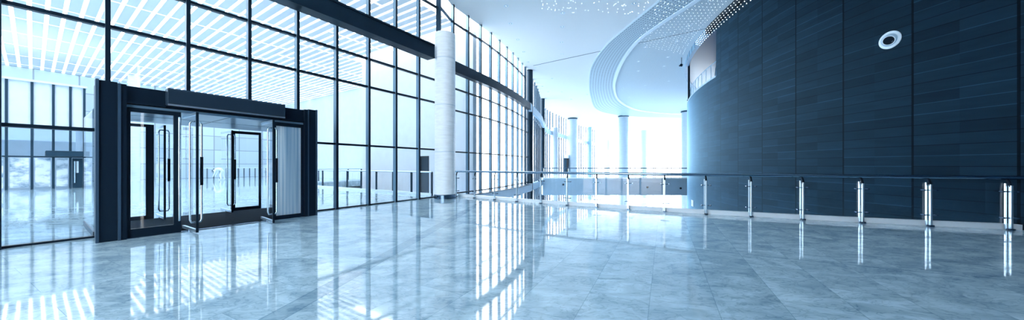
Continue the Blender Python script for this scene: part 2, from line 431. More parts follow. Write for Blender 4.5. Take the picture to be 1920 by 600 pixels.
def drum_shell(bm, k0, k1, z0, z1, step=.25, r_out=0.0, thick=.25):
    uvl = bm.loops.layers.uv.get('UVMap') or bm.loops.layers.uv.new('UVMap')
    n = max(1, round((k1 - k0) / step)); ks = [k0 + (k1 - k0) * i / n for i in range(n + 1)]
    q = []
    for k in ks:
        a, b = drum(k, r_out), drum(k, r_out - thick)
        q.append((k, bm.verts.new((a.x, a.y, z0)), bm.verts.new((a.x, a.y, z1)), bm.verts.new((b.x, b.y, z0)), bm.verts.new((b.x, b.y, z1))))
    def face(vs, uvs):
        f = bm.faces.new(vs)
        for lp, w in zip(f.loops, uvs): lp[uvl].uv = w
    for (ka, a0, a1, b0, b1), (kb, c0, c1, d0, d1) in zip(q, q[1:]):
        face((a0, c0, c1, a1), ((ka, z0), (kb, z0), (kb, z1), (ka, z1)))
        face((b0, b1, d1, d0), ((ka, z0), (ka, z1), (kb, z1), (kb, z0)))
        face((a1, c1, d1, b1), ((ka, z1), (kb, z1), (kb, z1), (ka, z1)))
        face((a0, b0, d0, c0), ((ka, z0), (ka, z0), (kb, z0), (kb, z0)))
    for k, a0, a1, b0, b1 in (q[0], q[-1]):
        face((a0, a1, b1, b0), ((k + .05, z0), (k + .05, z1), (k + .1, z1), (k + .1, z0)))
    return bm
bm = bmesh.new()
drum_shell(bm, -8, K_CUT, LOW, CEIL)
drum_shell(bm, K_CUT, 20, LOW, PAR)
structure(obj('wall_right', bm, M['drum'], smooth=True))
bm = bmesh.new(); drum_shell(bm, K_CUT - .02, 20, PAR - .4, CEIL, r_out=-1.9, thick=.2)
structure(obj('wall_gallery', bm, M['gallery'], smooth=True))
bm = bmesh.new()
a, b = drum(K_CUT - .03, -.2), drum(K_CUT - .03, -2.0); c, d = drum(K_CUT - .09, -2.0), drum(K_CUT - .09, -.2)
prism(bm, [a, b, c, d], PAR - .4, CEIL)
structure(obj('wall_gallery_end', bm, M['wall_grey']))
bm = bmesh.new(); drum_shell(bm, K_CUT - .02, 20, PAR - .45, PAR - .3, r_out=-.24, thick=1.7)
structure(obj('floor_gallery', bm, M['wall_grey']))
# rim at the ceiling
bm = bmesh.new(); drum_shell(bm, -8, K_CUT + .6, CEIL - .30, CEIL + .05, r_out=.17, thick=.3)
structure(obj('trim_1', bm, M['black'], smooth=True))  # solid black band in place of the shadow gap above the wall
bm = bmesh.new(); drum_shell(bm, K_CUT + .6, 20, CEIL - .38, CEIL + .05, step=.5, r_out=.18, thick=.22)
rim = structure(obj('trim_2', bm, M['column_blue'], smooth=True))
bm = bmesh.new()
for i in range(6):
    k = K_CUT + .8 + i * .5
    m4 = frame_mtx(drum(k, .18), drum(k + .1) - drum(k))
    box(bm, (-.008, -.02, CEIL - .38), (.008, .012, CEIL), m4)
obj('joint', bm, M['frame_light'], rim)
bm = bmesh.new(); drum_shell(bm, K_CUT + .1, 20, CEIL - .35, CEIL - .05, step=.5, r_out=-.05, thick=1.8)
structure(obj('ceiling_gallery', bm, M['gallery_soffit'], smooth=True))
# parapet glass balustrade of the cut away gallery
t = thing('gallery_balustrade', 'glass balustrade on the rounded parapet high in the dark curved wall', 'balustrade')
bm = bmesh.new(); drum_shell(bm, K_CUT + .02, 14, PAR - .02, PAR + .06, r_out=.02, thick=.28); obj('coping', bm, M['beam_pale'], t, True)
bm = bmesh.new(); drum_shell(bm, K_CUT + .04, 13.9, PAR + .06, PAR + .85, r_out=-.1, thick=.02); obj('glass_panel', bm, M['glass_blue'], t, True)
bm = bmesh.new(); tube(bm, [drum(K_CUT + .05 + i * .2, -.11, PAR + .88) for i in range(39)], .02, 8); obj('handrail', bm, M['column_blue'], t, True)
for i in range(14):
    k = K_CUT + .1 + i * .5
    obj('post', cyl(bmesh.new(), drum(k, -.11, PAR + .05), drum(k, -.11, PAR + .88), .016, seg=8), M['column_blue'], t, True)
# slim dark pole at the edge of the drum
p = drum_hit(1291.5, 300); kk = 10.6
p = Vector((drum(kk, -.05).x, drum(kk, -.05).y, 0))
t = thing('slim_pole', 'slim black vertical pole rising from the far parapet end to the ceiling rim', 'pole', (p.x, p.y, PAR + .06))
obj('shaft', cyl(bmesh.new(), (0, 0, 0), (0, 0, CEIL - PAR - .41), .07, seg=16), M['black'], t, True)
obj('base_plate', cyl(bmesh.new(), (0, 0, 0), (0, 0, .04), .13, seg=16), M['black'], t, True)

# ------------------------------------------------------------------ main floor slab
A_END = BANG[-1] + (BANG[-1] - BANG[-2]) * 1.6      # runs on past the frame to the dark wall
A_START = BANG[0]
NA = 48
angs = [A_START + (A_END - A_START) * i / NA for i in range(NA + 1)]
arc = [balo(a, .16) for a in angs]
UE = 9.62                                            # edge of the slab in the hall, seen as a u coordinate
FAR_N = 45.0
end_r = arc[-1]
poly = [fp(-13, D0 + 35.4), fp(UE + 7.5, FAR_N), fp(UE + 7.5, 25.5), fp(UE, 25.5), fp(UE, D0 + .3)] + [Vector((p.x, p.y, 0)) for p in arc]
poly += [Vector((drum(-1.2, .02).x, drum(-1.2, .02).y, 0)), Vector((drum(-6, .02).x, drum(-6, .02).y, 0)), Vector((16, -5.5, 0)), Vector((-14, -5.5, 0)), fp(-13, D0)]
structure(obj('floor', prism(bmesh.new(), poly, -.45, 0), M['marble']))
bm = bmesh.new(); prism(bm, [(-60, -20), (75, -20), (75, 95), (-60, 95)], LOW - .3, LOW)
structure(obj('floor_lower', bm, M['lower']))

# ------------------------------------------------------------------ facade
wn_count = [0]
def window(p, q, mull_w, mull_d, zs, z0, z1, mat, glass, transom_z=(), right_mullion=False, parts=True, trim_lo=None, pane_x=None, tr_d=.09, cap=False):
    """one bay from p to q, mullion at p"""
    wn_count[0] += 1
    d = (q - p); ln = d.length
    e = structure(empty('window_%d' % wn_count[0], (p.x, p.y, 0), math.atan2(d.y, d.x)))
    # local x along the bay, local y away (to the left of travel = hall / outside)
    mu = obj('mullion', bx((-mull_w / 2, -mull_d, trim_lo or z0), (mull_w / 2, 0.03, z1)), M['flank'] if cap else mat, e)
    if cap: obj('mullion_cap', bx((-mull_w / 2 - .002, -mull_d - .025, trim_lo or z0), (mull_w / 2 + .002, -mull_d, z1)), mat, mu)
    edges = [z0] + [z for z in transom_z] + [z1]
    for z in transom_z:
        x0, x1 = mull_w / 2, ln - mull_w / 2
        if z < 2.5 and pane_x: x0, x1 = max(x0, pane_x[0]), min(x1, pane_x[1])
        if x1 - x0 < .05 or (trim_lo and z < trim_lo and not pane_x): continue
        obj('transom', bx((x0, -tr_d, z - .03), (x1, .02, z + .03)), mat, e)
    for za, zb in zip(edges, edges[1:]):
        x0, x1 = mull_w / 2, ln - mull_w / 2
        if trim_lo and zb <= trim_lo + .01 and not pane_x: continue
        if trim_lo and za < trim_lo:
            if pane_x: 
                if zb <= 2.1 or za < trim_lo: x0, x1 = max(x0, pane_x[0]), min(x1, pane_x[1]) if zb <= 2.1 else x1
            if not pane_x: za = trim_lo
        if x1 - x0 < .03: continue
        obj('pane', bx((x0, -.008, za + (.03 if za > z0 else 0)), (x1, .008, zb - (.03 if zb < z1 else 0))), glass, e)
    return e
VU0, VT = .61, 3.49       # vestibule left edge (u) and its length
UJ0 = .755; DJ = 1.0605
TR = (2.01, 4.0, 4.95, 8.05)
for j in range(-12, 8):
    u0 = UJ0 + DJ * j; p, q = fp(u0, D0), fp(u0 + DJ, D0)
    lo = None; px = None
    if j in (0, 1, 2): lo = 2.86
    if j == -1: lo = None; px = (0, VU0 - u0)
    if j == 3: lo = 2.86; px = (VU0 + VT - u0, 9)
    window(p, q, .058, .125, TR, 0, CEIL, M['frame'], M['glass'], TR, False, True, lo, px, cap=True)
# bottom sill strip of the straight facade
bm = bmesh.new()
box(bm, (-14, -.05, 0), (VU0, .05, .035), frame_mtx(fp(0, D0), U)); box(bm, (VU0 + VT, -.05, 0), (UJ0 + 8 * DJ + .1, .05, .035), frame_mtx(fp(0, D0), U))
structure(obj('trim_3', bm, M['frame']))
# curved facade beyond the column: mullion tops measured against the ceiling
H_ = CEIL - EYE
def ctop(x, y): Y = F * H_ / (HOR - y); return Vector(((x - 960) / F * Y, Y, 0))
near = [ctop(*v) for v in ((847, 10), (875, 30), (899, 47), (918, 61.5), (934, 75.5), (948, 88), (959.5, 99), (969, 109), (977, 118.5), (984, 126))]
dark1 = ctop(993, 132); dark2 = ctop(1017.5, 185)
ctrl = [near[-1], dark1 + Vector((-.25, .1, 0)), ctop(1006, 163), dark2 + Vector((-.25, .1, 0)), ctop(1025, 206), ctop(1047, 217), ctop(1063, 225), ctop(1083, 234), ctop(1104, 241), ctop(1122, 246)]
dense = catmull(ctrl, 30)
far_pts = [near[-1]]; acc = 0; step = 1.06
for a, b in zip(dense, dense[1:]):
    acc += (b - a).length
    st = step if b.y < dark2.y else 1.25
    if acc >= st: far_pts.append(b.copy()); acc = 0
# last bay of the straight part closes behind the column
window(fp(UJ0 + 8 * DJ, D0), near[0], .075, .17, (2.01, 4.0, 4.95, 8.2), 0, CEIL, M['mullion'], M['glass'], (2.01, 4.0, 4.95, 8.2))
for p, q in zip(near, near[1:]):
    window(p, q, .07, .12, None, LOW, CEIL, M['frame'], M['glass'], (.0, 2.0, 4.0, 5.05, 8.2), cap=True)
for p, q in zip(far_pts, far_pts[1:]):
    window(p, q, .30, .10, None, LOW, CEIL, M['mullion'], M['glass'], (5.5,) if p.y > dark1.y + 2 else (.0, 2.0, 4.0, 5.05))
print('windows', wn_count[0], 'far end', far_pts[-1])
# bright glazed end of the atrium
e0 = far_pts[-1]
end_pts = [e0 + (Vector((60, 75, 0)) - e0) * (i / 9) for i in range(10)]
for p, q in zip(end_pts, end_pts[1:]):
    window(p, q, .10, .12, None, LOW, CEIL, M['white'], M['glass'], (0.0,))

facade_line = [fp(-13, D0), fp(UJ0 + 8 * DJ, D0)] + near + far_pts[1:] + end_pts[1:]
# ------------------------------------------------------------------ ceiling
cpoly = [(p.x, p.y) for p in facade_line] + [(75, 70), (75, -5.5), (-15, -5.5)]
structure(obj('ceiling', prism(bmesh.new(), cpoly, CEIL, CEIL + .3), M['ceiling']))
bm = bmesh.new(); a, b = cp(1000, 123), cp(1330, 52); d = b - a
box(bm, (0, -.022, -.012), (d.length, .022, .01), frame_mtx(a, d))
structure(obj('trim_4', bm, M['fin']))

# ------------------------------------------------------------------ back wall, hall walls
def wall_seg(name, a, b, z0, z1, th, mat):
    d = b - a; return structure(obj(name, bx((0, -th / 2, z0), (d.length, th / 2, z1), frame_mtx(Vector((a.x, a.y, 0)), d)), mat))
wall_seg('wall_back', Vector((-3.2, -5.6, 0)), Vector((16.5, -5.6, 0)), 0, CEIL, .2, M['wall_dark'])
for i in range(5):
    window(Vector((-3.3 - 2.35 * i, -5.6, 0)), Vector((-3.3 - 2.35 * (i + 1), -5.6, 0)), .09, .12, None, 0, CEIL, M['mullion'], M['glass'], (2.01, 4.0, 6.5))
wall_seg('wall_hall_near', fp(-13, D0 - .2), fp(-13, FAR_N), 0, CEIL, .2, M['wall'])
# end wall of the hall with a door opening
UW = 13.05
dn = 14.62            # door position along the end wall
zb, zt = -1.0, 1.92
wall_a = 10.72
def endwall(n0, n1, z0, z1): 
    a, b = fp(UW, n0), fp(UW, n1); d = b - a
    return bx((0, -.15, z0), (d.length, .15, z1), frame_mtx(a, d))
n_of = lambda x: None
bm = endwall(wall_a, dn - .45, LOW, CEIL); bm2 = bmesh.new()
def add_endwall(bm, n0, n1, z0, z1):
    a, b = fp(UW, n0), fp(UW, n1); d = b - a; box(bm, (0, -.15, z0), (d.length, .15, z1), frame_mtx(a, d))
add_endwall(bm, dn + .45, 21.2, LOW, CEIL); add_endwall(bm, dn - .45, dn + .45, LOW, zb); add_endwall(bm, dn - .45, dn + .45, zt, CEIL)
bm2.free()
structure(obj('wall_hall_end', bm, M['wall']))
e = structure(empty('door_1', fp(UW, dn, zb), math.atan2(N.y, N.x)))
obj('door_leaf', bx((-.40, -.05, 0), (.40, .0, zt - zb - .06)), M['fin'], e)
bm = bmesh.new(); box(bm, (-.45, -.2, 0), (-.39, .16, zt - zb)); box(bm, (.39, -.2, 0), (.45, .16, zt - zb)); box(bm, (-.45, -.2, zt - zb - .06), (.45, .16, zt - zb))
obj('door_frame', bm, M['frame'], e)
obj('door_handle', cyl(bmesh.new(), (.3, -.13, 1.0), (.3, -.13, 1.4), .02, seg=10), M['steel'], e, True)
# rest of the hall beyond: side walls and the glazed far wall
wall_seg('wall_hall_side', fp(UW, 21.2), fp(UE + 7.6, 25.4), LOW, CEIL, .2, M['wall'])
wall_seg('wall_hall_right', fp(UE + 7.6, 25.4), fp(UE + 7.6, FAR_N), LOW, CEIL, .2, M['wall'])
fw = structure(empty('wall_hall_far', fp(0, FAR_N), math.atan2(U.y, U.x)))
def panel_mat():
    m, nt, out = new_mat('square_panel_wall')
    b = nt.nodes.new('ShaderNodeBsdfPrincipled'); b.inputs['Roughness'].default_value = .4
    tc = nt.nodes.new('ShaderNodeTexCoord'); sp = nt.nodes.new('ShaderNodeSeparateXYZ'); L(nt, tc.outputs['Object'], sp.inputs[0])
    def sm(o, w, t):
        r = math_node(nt, 'DIVIDE', o, w); d = math_node(nt, 'ABSOLUTE', math_node(nt, 'SUBTRACT', math_node(nt, 'FRACT', r), .5)); return math_node(nt, 'GREATER_THAN', d, .5 - t / w), math_node(nt, 'FLOOR', r)
    sx, ix = sm(sp.outputs[0], 2.1, .04); sz, iz = sm(sp.outputs[2], 1.5, .035)
    c = nt.nodes.new('ShaderNodeCombineXYZ'); L(nt, ix, c.inputs[0]); L(nt, iz, c.inputs[1])
    wn = nt.nodes.new('ShaderNodeTexWhiteNoise'); L(nt, c.outputs[0], wn.inputs['Vector'])
    v = math_node(nt, 'MULTIPLY_ADD', wn.outputs['Value'], .22, .8)
    v = math_node(nt, 'MULTIPLY', v, math_node(nt, 'MULTIPLY_ADD', math_node(nt, 'MAXIMUM', sx, sz), -.45, 1.0))
    s = nt.nodes.new('ShaderNodeVectorMath'); s.operation = 'SCALE'; s.inputs[0].default_value = (.60, .75, .88); L(nt, v, s.inputs['Scale'])
    L(nt, s.outputs[0], b.inputs['Base Color']); L(nt, b.outputs[0], out.inputs[0]); return m
M['panels'] = panel_mat()
obj('panel_wall', bx((-13, -.1, 0), (UE + 7.6, .1, CEIL)), M['panels'], fw)

# hall roof: translucent panels with open daylight slots between them
bm = bmesh.new()
pu, gu, pn, gn = .48, .135, 3.4, .13
u = -13.0
while u < UE + 7.7:
    n = D0 + .12 if u + pu < 9.2 else 11.4
    while n < FAR_N - .3:
        n1 = min(n + pn - gn, FAR_N - .1)
        if not (u > 12.3 and n < 21):
            a = fp(u, n); 
            box(bm, (0, 0, CEIL), (pu - gu, n1 - n, CEIL + .05), frame_mtx(a, U))
        n += pn
    u += pu
structure(obj('ceiling_hall', bm, M['hall_panel']))
bm = bmesh.new(); prism(bm, [fp(-13, D0 + .1), fp(8.9, D0 + .1), fp(9.4, 11.3), fp(12.9, 11.3), fp(12.9, 20.9), fp(UE + 7.6, 25.4), fp(UE + 7.6, FAR_N), fp(-13, FAR_N)], CEIL + .07, CEIL + .09)
structure(obj('window_roof', bm, M['dimming_glass']))  # tinted sheet added over the slots to cut the daylight in the hall

# ------------------------------------------------------------------ glazed lobby on the far side of the hall, left
NB = 32.0
def hx(x, n):  # u on plane n seen at picture column x
    k = (x - 960) / F
    # u*UX - n*UY = k (u*UY + n*UX)
    return n * (UY + k * UX) / (UX - k * UY)
us = [hx(x, NB) for x in (-160, -60, 12, 60, 100, 132, 158)]
us = [us[2] - 4.2, us[2] - 2.1] + us[2:]
lob = thing('glazed_lobby', 'glazed lobby block across the hall behind the far left window', 'lobby', fp(us[0], NB), math.atan2(U.y, U.x))
def lx(u): return u - us[0]
W_ = us[-1] - us[0]
LT = 6.1
obj('roof', bx((-.1, -.15, LT - .06), (W_ + .1, 6, LT + .06)), M['white'], lob)
for u in us: obj('mullion', bx((lx(u) - .045, -.08, 0), (lx(u) + .045, .08, LT - .06)), M['fin'], lob)
for a, b in zip(us, us[1:]):
    obj('transom', bx((lx(a) + .045, -.05, 1.80), (lx(b) - .045, .05, 1.88)), M['fin'], lob)
    obj('transom', bx((lx(a) + .045, -.05, 3.42), (lx(b) - .045, .05, 3.50)), M['fin'], lob)
    obj('pane', bx((lx(a) + .045, -.01, 1.88), (lx(b) - .045, .01, 3.42)), M['glass_blue'], lob)
    obj('spandrel', bx((lx(a) + .045, -.01, 3.5), (lx(b) - .045, .03, LT - .06)), M['wall'], lob)
obj('side_wall', bx((W_ - .05, .08, 0), (W_ + .05, 6, LT - .06)), M['wall'], lob)
obj('back_wall', bx((0, 5.9, 0), (W_, 6, 3.0)), M['wall'], lob)
obj('canopy', bx((lx(hx(85, NB - 1.2)), -1.6, 1.86), (W_ + .1, -.08, 2.16), None, .03), M['fin'], lob)
PL = ['harbour-scene pale poster at the far left of the hall, cut by the window edge', 'poster of pale peaks with a dark corner tower in the lobby front', 'poster with a dark hill band across it in the lobby front', 'poster with a dark speckled shore beside the lobby door']
for i in range(1, 5):
    a, b = us[i], us[i + 1]
    if i == 1: a = us[2] - 1.2
    o = obj('poster', bx((lx(a) + .09, -.10, .12), (lx(b) - .09, -.055, 1.76), frame_mtx(fp(us[0], NB), U)), poster_mat(i)); tag(o, PL[i - 1], 'poster', 'posters along the lobby front')
obj('door', bx((lx(us[5]) + .06, -.06, 0), (lx(us[6]) - .06, .0, 1.78)), M['fin'], lob)
obj('door_glass', bx((lx(us[5]) + .2, -.075, .9), (lx(us[6]) - .2, -.055, 1.6)), M['white'], lob)
obj('door_handle', cyl(bmesh.new(), (lx(us[5]) + .14, -.14, .3), (lx(us[5]) + .14, -.14, 1.6), .03, seg=8), M['steel'], lob, True)

# ------------------------------------------------------------------ columns
def column(name, label, x, Y, r, z0, z1, mat, ring=False, cap=False, off=(0, 0), seams=True, group=None):
    X = (x - 960) / F * Y
    t = thing(name, label, 'column', (X + off[0], Y + off[1], z0), 0, group)
    obj('shaft', lathe(bmesh.new(), [(r, 0), (r, z1 - z0 - .006)], 48), mat, t, True)
    if ring:
        obj('base_ring', lathe(bmesh.new(), [(r + .035, 0), (r + .035, .15), (r + .015, .17), (r, .17)], 48), M['steel_dark'], t, True)
    if cap:
        obj('cap', lathe(bmesh.new(), [(r, z1 - z0 - .22), (r + .09, z1 - z0 - .2), (r + .09, z1 - z0 - .04), (r, z1 - z0 - .01)], 40), M['fin'], t, True)
    if seams:
        zz = 1.9
        while zz < z1 - z0 - .5:
            obj('joint_ring', lathe(bmesh.new(), [(r, zz - .008), (r + .003, zz - .006), (r + .003, zz + .006), (r, zz + .008)], 40), M['beam_pale'], t, True); zz += 1.9
    return t
column('round_column', 'large white round column with steel base ring where the balustrade begins', 834.5, 12.55, .415, 0, 6.75, M['column'], ring=True)
column('dark_column', 'taller dark round steel column at the end of the near curved window', 993, dark1.y, .26, LOW, CEIL, M['column_dark'], cap=False, seams=False)
column('dark_column', 'thinner dark steel column behind the taller dark one', 1017.5, dark2.y, .24, LOW, CEIL, M['column_dark'], seams=False)
column('round_column', 'short pale column before the far mullions, left of the dark-capped column', 1041, 42.6, .40, LOW, 6.65, M['column_far'])
column('round_column', 'pale column with a dark cap against the far mullions', 1073.5, 49.2, .70, LOW, CEIL, M['column_far'], cap=True)
column('round_column', 'slim blue-grey column midway along the far mullions', 1106, 61.0, .34, LOW, CEIL, M['column_blue'])
column('round_column', 'pale column ending the far mullions beside the bright opening', 1138, F * H_ / (HOR - 247.5), .62, LOW, CEIL, M['column_far'])
column('round_column', 'tall capped column alone at the left of the bright opening', 1169, F * H_ / (HOR - 217), .72, LOW, CEIL, M['column_far'], cap=True)
column('round_column', 'faint distant column in the middle of the bright opening', 1207, F * H_ / (HOR - 243), .62, LOW, CEIL, M['column_far'])
column('round_column', 'pale column half hidden behind the edge of the dark curved wall', 1287, F * H_ / (HOR - 208), .62, LOW, CEIL, M['column_far'], cap=True)
column('hall_column', 'small white column deep in the hall seen through the left glass door', 251.5, 26, .34, 0, CEIL, M['column'], seams=False)

# ------------------------------------------------------------------ steel beams
uend = 8.55
t = thing('steel_beam', 'long dark steel box beam running across the tall glass facade', 'beam', fp(-12.6, D0 - .18), math.atan2(U.y, U.x))
obj('web', bx((0, -.36, 5.66), (uend + 12.6, -.02, 6.10)), M['beam'], t)
obj('lower_flange', bx((0, -.42, 5.60), (uend + 12.6, 0, 5.66)), M['beam'], t)
obj('upper_flange', bx((0, -.42, 6.10), (uend + 12.6, 0, 6.15)), M['beam'], t)
obj('end_plate', bx((uend + 12.6, -.40, 5.64), (uend + 12.62, -.01, 6.12)), M['frame_light'], t)
def path_off(pts, off):
    out = []
    for i, p in enumerate(pts):
        d = pts[min(i + 1, len(pts) - 1)] - pts[max(i - 1, 0)]; d.normalize(); out.append(p + Vector((d.y, -d.x, 0)) * off)
    return out
c1 = catmull([near[0] - (near[1] - near[0]) * .9] + near, 4)
t = thing('steel_beam', 'curved dark steel beam across the window right of the white column', 'beam')
obj('web', strip(bmesh.new(), path_off(c1, .22), path_off(c1, .45), 5.72, 6.18), M['beam'], t, True)
obj('lower_flange', strip(bmesh.new(), path_off(c1, .2), path_off(c1, .5), 5.67, 5.72), M['beam'], t, True)
c2 = catmull([near[0]] + near[1:], 4)
t = thing('floor_edge_beam', 'pale horizontal beam at floor level across the window beyond the balustrade', 'beam')
obj('web', strip(bmesh.new(), path_off(c2, .25), path_off(c2, .5), -.66, -.14), M['beam_pale'], t, True)
obj('ledge', strip(bmesh.new(), path_off(c2, .22), path_off(c2, .56), -.14, -.10), M['frame_light'], t, True)
c3 = [p for p in dense]
t = thing('pale_beam', 'pale curved beam linking the distant mullions', 'beam')
obj('web', strip(bmesh.new(), path_off(c3, .28), path_off(c3, .5), 5.62, 6.2), M['beam_pale'], t, True)  # continues the dark beam, its lit look put into the pale colour
t = thing('floor_edge_beam', 'distant pale floor beam between the two dark columns', 'beam')
c4 = [p for p in dense if p.y < 31.2]
obj('web', strip(bmesh.new(), path_off(c4, .25), path_off(c4, .5), -.66, -.1), M['beam_pale'], t, True)

# ------------------------------------------------------------------ balustrade
curb = structure(obj('trim_5', strip(bmesh.new(), [balo(a, .05) for a in angs], [balo(a, .18) for a in angs], 0.0, .11), M['curb'], smooth=True))
t = thing('glass_balustrade', 'curved glass balustrade with steel posts along the marble floor edge', 'balustrade')
RZ = 1.09
rail_a = [A_START - .004] + angs[1:]
obj('handrail', tube(bmesh.new(), [balo(a, .02, RZ) for a in rail_a], .042, 16), M['rail'], t, True)
obj('lower_rail', tube(bmesh.new(), [balo(a, .085, RZ - .012) for a in rail_a], .018, 10), M['steel_dark'], t, True)
PA = list(BANG) + [BANG[-1] + (BANG[-1] - BANG[-2]) * 1.02]
for a in PA:
    base = balo(a, -.05); m4 = frame_mtx(base, balo(a + .001, 0) - balo(a - .001, 0))
    post = obj('post', bx((-.010, -.028, 0.0), (.020, .028, .93), m4, .004), M['steel_soft'], t)
    obj('flat_bar', bx((-.040, .034, .015), (-.022, .062, .97), m4), M['steel_soft'], post)
    tw = m4 @ Vector((.009, 0, .90)); tp = balo(a, .01, RZ - .02)
    obj('bracket', tube(bmesh.new(), [tw, tw.lerp(tp, .35) + Vector((0, 0, .03)), tp], .022, 8), M['black'], post, True)
    obj('foot', bx((-.035, -.042, 0), (.045, .042, .035), m4, .004), M['steel_dark'], post)
    for zz in (.25, .80):
        bm = bmesh.new()
        cyl(bm, m4 @ Vector((-.10, .055 * SGN * 0 + .0, zz)), m4 @ Vector((.12, .0, zz)), .009, seg=8)
        for s in (-.09, .11): cyl(bm, m4 @ Vector((s, -.012, zz)), m4 @ Vector((s, .075 if m4.to_3x3().col[1].dot(balo(a, 1) - balo(a, 0)) > 0 else -.075, zz)), .016, seg=8)
        obj('glass_clamp', bm, M['steel_dark'], post)
for a, b in zip(PA, PA[1:]):
    g = .012 / BR
    s = 1 if b > a else -1
    aa = [a + s * g + (b - a - 2 * s * g) * i / 4 for i in range(5)]
    obj('glass_panel', strip(bmesh.new(), [balo(k, .022) for k in aa], [balo(k, .034) for k in aa], .12, .98), M['glass'], t)

# balustrade in the hall behind the facade
def straight_balustrade(name, label, a, b, gap, mat_post, zbase=0.0, h=1.05, curbed=True, group=None):
    d = b - a; ln = d.length
    t = thing(name, label, 'balustrade', (a.x, a.y, zbase), math.atan2(d.y, d.x), group)
    obj('handrail', tube(bmesh.new(), [(0, 0, h), (ln / 2, 0, h), (ln, 0, h)], .035, 10), M['steel_soft'], t, True)
    n = max(1, round(ln / gap))
    for i in range(n + 1):
        x = ln * i / n
        bm = bmesh.new(); box(bm, (x - .04, -.03, 0), (x - .012, .03, h)); box(bm, (x + .012, -.03, 0), (x + .04, .03, h))
        obj('post', bm, mat_post, t)
    for i in range(n):
        obj('glass_panel', bx((ln * i / n + .06, -.006, .1), (ln * (i + 1) / n - .06, .006, h - .08)), M['glass'], t)
    if curbed: obj('curb', bx((0, -.06, 0), (ln, .06, .1)), M['white'], t)
    return t
straight_balustrade('hall_balustrade', 'long glass balustrade in the hall behind the facade, before the white end wall', fp(UE - .12, D0 + .6), fp(UE - .12, 25.2), 1.35, M['fin'])
straight_balustrade('hall_balustrade', 'distant balustrade deep in the hall seen through the open entrance', fp(9.0, 42.8), fp(UE + 7.2, 42.8), .5, M['fin'], curbed=False)
straight_balustrade('hall_balustrade', 'short side run of balustrade joining the distant hall landing', fp(UE + .1, 25.8), fp(UE + 7.2, 25.8), 1.2, M['fin'])

# ------------------------------------------------------------------ bridge across the atrium
BY = 31.0
fx = next(p for p in dense if p.y >= BY).x + .5
bxr = DCX - math.sqrt(DR * DR - (BY - DCY) ** 2)
br = thing('atrium_bridge', 'distant bridge with deep grey fascia crossing the atrium beyond the balustrade', 'bridge', (0, BY, 0))
obj('deck', bx((fx, 0, -1.7), (bxr + .2, 3.0, 0)), M['bridge'], br)
obj('curb', bx((fx, 0, 0), (bxr, .14, .1)), M['white'], br)
obj('handrail', tube(bmesh.new(), [(fx, .07, 1.06), (10, .07, 1.06), (bxr, .07, 1.06)], .04, 8), M['steel_dark'], br, True)
nb = 13
for i in range(nb + 1):
    x = fx + .1 + (bxr - .2 - fx) * i / nb
    obj('post', bx((x - .02, .04, .1), (x + .02, .1, 1.06)), M['steel_soft'], br)
for i in range(nb):
    x0 = fx + .1 + (bxr - .2 - fx) * i / nb; x1 = fx + .1 + (bxr - .2 - fx) * (i + 1) / nb
    obj('glass_panel', bx((x0 + .03, .065, .12), (x1 - .03, .08, 1.0)), M['glass_blue'], br)
for i, (x, y, lab) in enumerate(((1056, 346, 'small dark round spotlight on the bridge fascia near the far mullions'), (1214, 351, 'small dark round spotlight in the middle of the bridge fascia'), (1276, 353, 'small dark round spotlight on the bridge fascia by the dark curved wall'))):
    X = (x - 960) / F * BY; z = EYE - (y - HOR) / F * BY
    s = thing('fascia_spotlight', lab, 'spotlight', (X, BY, z), 0, 'spotlights on the bridge fascia')
    rot = Matrix.Rotation(PI / 2, 4, 'X')
    obj('housing', lathe(bmesh.new(), [(.09, 0), (.09, .08), (.06, .1)], 16, rot), M['black'], s, True)
    obj('bezel', lathe(bmesh.new(), [(.105, .0), (.105, .03), (.09, .035)], 16, rot), M['fin'], s, True)

# ------------------------------------------------------------------ far doorway in the mullion wall
pd = min(dense, key=lambda p: abs(960 + F * p.x / p.y - 1056.5)); ii = dense.index(pd); dd = dense[ii + 2] - dense[ii - 2]
e = structure(empty('door_2', pd + Vector((.42, -.2, 0)), math.atan2(dd.y, dd.x)))
bm = bmesh.new(); box(bm, (-.95, -.3, 0), (-.8, .1, 2.5)); box(bm, (.8, -.3, 0), (.95, .1, 2.5)); obj('door_frame', bm, M['fin'], e)
obj('door_header', bx((-1.0, -.5, 2.5), (1.0, .12, 3.0)), M['white'], e)
obj('door_leaf', bx((-.8, -.12, 0), (-.02, -.05, 2.5)), M['fin'], e); obj('door_leaf', bx((.02, -.12, 0), (.8, -.05, 2.5)), M['fin'], e)

# ------------------------------------------------------------------ entrance vestibule
V0 = fp(VU0, 8.90)
vs = thing('entrance_vestibule', 'dark framed entrance vestibule with open glass doors set into the facade', 'entrance', (V0.x, V0.y, 0), math.atan2(U.y, U.x))
# local x along the facade, local +y into the hall, local -y towards the viewer
VH = 2.84; DEP = 2.9; DH = 2.42
def vb(name, lo, hi, mat, parent=vs, bev=.0): return obj(name, bx(lo, hi, None, bev), mat, parent)
jl = vb('jamb', (0, 0, 0), (.20, .78, VH), M['frame'])
vb('edge_trim', (-.035, -.02, 0), (.0, .12, VH + .01), M['frame_light'], jl)
jl2 = vb('jamb', (.20, -.02, 0), (.30, .2, VH - .02), M['frame'])
vb('edge_trim', (.20, -.045, 0), (.235, -.02, VH - .02), M['frame_light'], jl2)
jr = vb('jamb', (VT - .18, 0, 0), (VT, .78, VH), M['frame'])
vb('edge_trim', (VT, -.02, 0), (VT + .035, .12, VH + .01), M['frame_light'], jr)
jr2 = vb('jamb', (VT - .28, -.02, 0), (VT - .18, .2, VH - .02), M['frame'])
vb('edge_trim', (VT - .20, -.035, 0), (VT - .18, -.02, VH - .02), M['frame_light'], jr2)
vb('header', (.30, .05, DH + .06), (VT - .28, DEP, VH - .03), M['frame'])
hc = vb('header_cover', (.78, -.16, DH + .10), (2.72, .05, VH), M['cover'], bev=.006)
